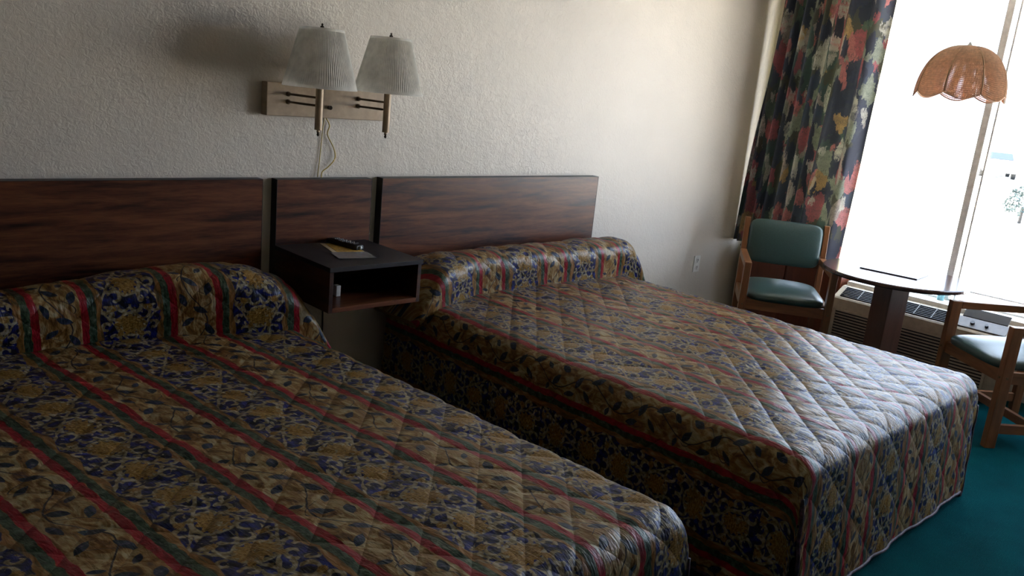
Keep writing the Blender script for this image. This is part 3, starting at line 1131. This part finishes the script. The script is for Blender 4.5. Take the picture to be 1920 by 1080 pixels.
obj('foot', bm, M['pedestal'], tb)
bm = bmesh.new()
mt = Matrix.Rotation(math.radians(-24), 4, 'Z')
box(bm, -0.20, 0.20, -0.03, 0.03, 0.672, 0.690, mtx=mt)
box(bm, -0.03, 0.03, -0.20, 0.20, 0.6725, 0.6895, mtx=mt)
obj('top_support', bm, M['pedestal'], tb)

fo = thing('folder', 'thin dark folder lying on the round table, window glare painted white on its cover', 'folder', (5.12, 1.90, 0.7205), math.radians(5))
boxo('cover', (-0.095, 0.14, -0.165, 0.165, 0.0, 0.004), M['white'], fo)  # window glare on the dark cover is put in as white colour
boxo('spine', (-0.103, -0.0955, -0.165, 0.165, 0.0, 0.006), M['black'], fo, label='black spine')
cp_ = thing('cup', 'small pale blue cup on the window ledge at the foot of the stile', 'cup', (XW + 0.0, 1.795, WZ0 + 0.0015))
bm = bmesh.new()
lathe(bm, [(0.020, 0.0), (0.026, 0.085), (0.024, 0.085), (0.018, 0.004)], seg=24)
obj('body', bm, M['cyan'], cp_, smooth=True)


# ---------------------------------------------------------------- armchairs
def pad(bm, cx, cy, cz, hx, hy, hz, crown=0.02, n=14, pw=4.0, axis='z'):
    """soft cushion: superellipsoid box with a crowned face"""
    def sgnp(v, p):
        return math.copysign(abs(v) ** p, v)
    rings = []
    for i in range(n + 1):
        t = -PI / 2 + PI * i / n
        ring = []
        for k in range(40):
            a = 2 * PI * k / 40
            ct, st = math.cos(t), math.sin(t)
            x = hx * sgnp(ct, 0.35) * sgnp(math.cos(a), 0.30)
            y = hy * sgnp(ct, 0.35) * sgnp(math.sin(a), 0.30)
            z = hz * sgnp(st, 0.7)
            if st > 0:
                z += crown * (1 - (x / hx) ** 2) * (1 - (y / hy) ** 2)
            p = (x, y, z) if axis == 'z' else (x, -z, y)
            ring.append(bm.verts.new((cx + p[0], cy + p[1], cz + p[2])))
        rings.append(ring)
    for a_, b_ in zip(rings, rings[1:]):
        for k in range(40):
            bm.faces.new((a_[k], a_[(k + 1) % 40], b_[(k + 1) % 40], b_[k]))
    bmesh.ops.remove_doubles(bm, verts=bm.verts, dist=1e-5)


def beam(bm, p0, p1, w, h, up=(0, 0, 1)):
    """rectangular bar from p0 to p1; w across, h along 'up'"""
    p0, p1 = Vector(p0), Vector(p1)
    d = (p1 - p0).normalized()
    s = d.cross(Vector(up)).normalized()
    u = s.cross(d).normalized()
    vs = [bm.verts.new(p + s * a * w / 2 + u * c * h / 2) for p in (p0, p1) for a, c in ((-1, -1), (1, -1), (1, 1), (-1, 1))]
    for q in ((0, 1, 2, 3), (7, 6, 5, 4), (0, 4, 5, 1), (1, 5, 6, 2), (2, 6, 7, 3), (3, 7, 4, 0)):
        bm.faces.new([vs[i] for i in q])


def make_chair(label, loc, rz):
    # faces local -Y; origin on the floor under the seat
    t = thing('armchair', label, 'chair', loc, rz, 'green upholstered armchairs')
    HX = 0.262
    yf, yr = -0.252, 0.252
    for sx in (-1, 1):
        x = sx * HX
        bm = bmesh.new()
        beam(bm, (x, yf, 0), (x, yf, 0.655), 0.042, 0.058, up=(0, 1, 0))
        obj('front_leg', bm, M['oak'], t, bevel=0.004)
        bm = bmesh.new()
        # rear leg with a raked upper post
        pts = [(0.0, 0.252), (0.42, 0.252), (0.66, 0.268), (0.870, 0.300)]
        w_, dpt = 0.036, 0.052
        rr = []
        for z, y in pts:
            dd = dpt if z < 0.8 else 0.034
            rr.append([bm.verts.new((x + a * w_ / 2, y + c * dd / 2, z)) for a, c in ((-1, -1), (1, -1), (1, 1), (-1, 1))])
        for a_, b_ in zip(rr, rr[1:]):
            for k in range(4):
                bm.faces.new((a_[k], a_[(k + 1) % 4], b_[(k + 1) % 4], b_[k]))
        bm.faces.new(rr[0]); bm.faces.new(rr[-1])
        obj('rear_leg', bm, M['oak'], t, bevel=0.004)
        bm = bmesh.new()
        beam(bm, (x, yf + 0.029, 0.634), (x, yr - 0.012, 0.634), 0.044, 0.042)
        obj('armrest', bm, M['oak_y'], t, bevel=0.004)
        bm = bmesh.new()
        beam(bm, (x, yf + 0.029, 0.385), (x, yr - 0.026, 0.385), 0.026, 0.065)
        obj('seat_rail', bm, M['oak_y'], t, bevel=0.002)
        bm = bmesh.new()
        beam(bm, (x, yf + 0.029, 0.105), (x, yr - 0.026, 0.105), 0.026, 0.050)
        obj('side_stretcher', bm, M['oak_y'], t, bevel=0.002)
        for q0, q1 in (((x, yf - 0.0285, 0.385), (x, yf - 0.033, 0.385)), ((x + sx * 0.0205, yf, 0.385), (x + sx * 0.024, yf, 0.385))):
            bm = bmesh.new()
            tube(bm, [q0, q1], 0.006, 12)
            obj('bolt', bm, M['brass'], t)
    for y in (yf, yr - 0.005):
        bm = bmesh.new()
        beam(bm, (-HX + 0.021, y, 0.385), (HX - 0.021, y, 0.385), 0.026, 0.065)
        obj('apron', bm, M['oak_x'], t, bevel=0.002)
    bm = bmesh.new()
    beam(bm, (-HX + 0.013, 0.0, 0.105), (HX - 0.013, 0.0, 0.105), 0.026, 0.045)
    obj('cross_stretcher', bm, M['oak_x'], t, bevel=0.002)
    bm = bmesh.new()
    beam(bm, (-HX + 0.019, yr + 0.022, 0.60), (HX - 0.019, yr + 0.022, 0.60), 0.020, 0.05)
    obj('back_rail', bm, M['oak_x'], t, bevel=0.002)
    bm = bmesh.new()
    pad(bm, 0, -0.020, 0.440, 0.240, 0.268, 0.036, crown=0.030)
    obj('seat', bm, M['vinyl'], t, smooth=True, label='green vinyl seat cushion')
    bm = bmesh.new()
    pad(bm, 0, 0, 0, 0.242, 0.150, 0.028, crown=0.012, axis='y')
    o = obj('backrest', bm, M['vinyl'], t, smooth=True, label='green vinyl back cushion')
    o.location = (0, 0.266, 0.722)
    o.rotation_euler = (math.radians(-8), 0, 0)
    return t


make_chair('green armchair in the corner, seen from the front before the curtain', (5.065, 2.56, 0), math.radians(-55.5))
make_chair('green armchair at the right edge turned side-on beside the air conditioner', (5.07, 1.135, 0), math.radians(-129.5))

# ---------------------------------------------------------------- wicker pendant
LX, LY = 4.70, 1.605
pl_ = thing('pendant_lamp', 'scalloped wicker dome pendant lamp hanging before the window', 'lamp', (LX, LY, 1.77))
R0, HT = 0.212, 0.235


def dome(a, t):
    """t 0 rim .. 1 crown"""
    k = 4.0 * a / 1.0
    sc_ = abs(math.sin(k))           # eight scallops
    zr = -0.029 * sc_
    rr = R0 * math.cos(t * PI / 2 * 0.985) ** 0.80
    z = HT * math.sin(t * PI / 2) + zr * (1 - t) ** 3
    rr *= 1 + 0.0 * sc_ * (1 - t * 0.6)
    return Vector((rr * math.cos(a), rr * math.sin(a), z))


bm = bmesh.new()
na, nt_ = 200, 42
g = [[bm.verts.new(dome(2 * PI * i / na, j / nt_ * 0.97)) for j in range(nt_ + 1)] for i in range(na)]
for i in range(na):
    for j in range(nt_):
        bm.faces.new((g[i][j], g[(i + 1) % na][j], g[(i + 1) % na][j + 1], g[i][j + 1]))
o = obj('woven_shade', bm, M['wicker'], pl_)
md = o.modifiers.new('weave', 'WIREFRAME')
md.thickness = 0.0070
md.use_even_offset = False
md.use_boundary = False
bm = bmesh.new()
for k in range(8):
    a = 2 * PI * k / 8
    tube(bm, [dome(a, j / 24 * 0.97) * 1.006 for j in range(25)], 0.0042, 6)
obj('ribs', bm, M['wickerrib'], pl_, smooth=True, label='pale cane ribs')
bm = bmesh.new()
rim = [dome(2 * PI * i / 160, 0) for i in range(161)]
tube(bm, rim, 0.0042, 6, caps=False)
obj('rim', bm, M['wicker'], pl_, smooth=True)
bm = bmesh.new()
lathe(bm, [(0.030, 0.226), (0.030, 0.232), (0.012, 0.242), (0.005, 0.256)], seg=20)
obj('cap', bm, M['whitealu'], pl_, smooth=True)
bm = bmesh.new()
tube(bm, [(0, 0, 0.25), (0.004, 0.0, 0.275)], 0.002, 6)
tube(bm, [(0.004, 0, 0.275), (0.004, 0, ZC - 1.77)], 0.0012, 6)
obj('hanging_cord', bm, M['whitealu'], pl_)
bm = bmesh.new()
lathe(bm, [(0.018, 0.225), (0.018, 0.16), (0.012, 0.15)], seg=16)
obj('socket', bm, M['white'], pl_, smooth=True)


# ---------------------------------------------------------------- parked cars far outside
def car(label, loc, rz):
    t = thing('parked_car', label, 'car', loc, rz, 'parked cars outside the window')
    prof = [(-2.2, 0.35), (-2.2, 0.85), (-1.9, 1.0), (-1.3, 1.05), (-0.9, 1.45), (0.7, 1.48), (1.3, 1.02), (2.0, 0.90), (2.2, 0.65), (2.2, 0.35)]
    bm = bmesh.new()
    A, B = [], []
    for x, z in prof:
        w_ = 0.88 if z < 1.1 else 0.72
        A.append(bm.verts.new((x, -w_, z))); B.append(bm.verts.new((x, w_, z)))
    n = len(prof)
    for k in range(n):
        k2 = (k + 1) % n
        bm.faces.new((A[k], A[k2], B[k2], B[k]))
    bm.faces.new(A); bm.faces.new(B[::-1])
    obj('body', bm, M['whitecar'], t, bevel=0.06)
    for y in (-0.80, 0.80):
        bm = bmesh.new()
        A2 = [bm.verts.new((x, y + sgn * 0.04 - (0.04 if z > 1.2 else 0) * math.copysign(1, y), z)) for sgn in (-1, 1)
              for x, z in ((-1.15, 1.06), (-0.80, 1.42), (0.62, 1.44), (1.15, 1.06))]
        bm.faces.new(A2[:4]); bm.faces.new(A2[4:])
        for k in range(4):
            bm.faces.new((A2[k], A2[(k + 1) % 4], A2[4 + (k + 1) % 4], A2[4 + k]))
        obj('side_window', bm, M['carpaint'], t, label='dark tinted car window')
    bm = bmesh.new()
    q4 = [bm.verts.new(p) for p in ((-1.33, -0.70, 1.10), (-1.33, 0.70, 1.10), (-0.95, 0.62, 1.47), (-0.95, -0.62, 1.47),
                                    (-1.28, -0.70, 1.08), (-1.28, 0.70, 1.08), (-0.90, 0.62, 1.45), (-0.90, -0.62, 1.45))]
    bm.faces.new(q4[:4]); bm.faces.new(q4[4:])
    for k in range(4):
        bm.faces.new((q4[k], q4[(k + 1) % 4], q4[4 + (k + 1) % 4], q4[4 + k]))
    obj('windscreen', bm, M['carpaint'], t, label='dark tinted car window')
    for x in (-1.35, 1.35):
        for y in (-0.86, 0.86):
            bm = bmesh.new()
            tube(bm, [(x, y - 0.1, 0.33), (x, y + 0.1, 0.33)], 0.33, 20)
            obj('wheel', bm, M['tyre'], t)
    return t


car('farther parked car, a tiny blue smear right of the window stile', (56.8, 16.4, -1.05), math.radians(22))
bush = thing('shrub', 'small round shrub far outside at the right edge of the window view', 'shrub', (28.9, 7.35, -1.05))
bm = bmesh.new()
for i in range(900):
    a, c = random.uniform(0, 2 * PI), random.uniform(-0.6, 1)
    rr = 0.52 * random.uniform(0.75, 1.05)
    sn = math.sqrt(1 - c * c)
    p = Vector((rr * sn * math.cos(a), rr * sn * math.sin(a), 0.58 + rr * c))
    q = Matrix.Rotation(random.uniform(0, 6), 3, Vector((random.random(), random.random(), random.random())).normalized())
    L = 0.06
    bm.faces.new([bm.verts.new(p + q @ Vector(v)) for v in ((-L, 0, 0), (0, -L * 0.5, 0), (L, 0, 0.01), (0, L * 0.5, 0))])
obj('foliage', bm, M['leafy'], bush)
bm = bmesh.new()
tube(bm, [(0, 0, 0), (0, 0, 0.5)], 0.05, 8)
obj('trunk', bm, M['tyre'], bush)
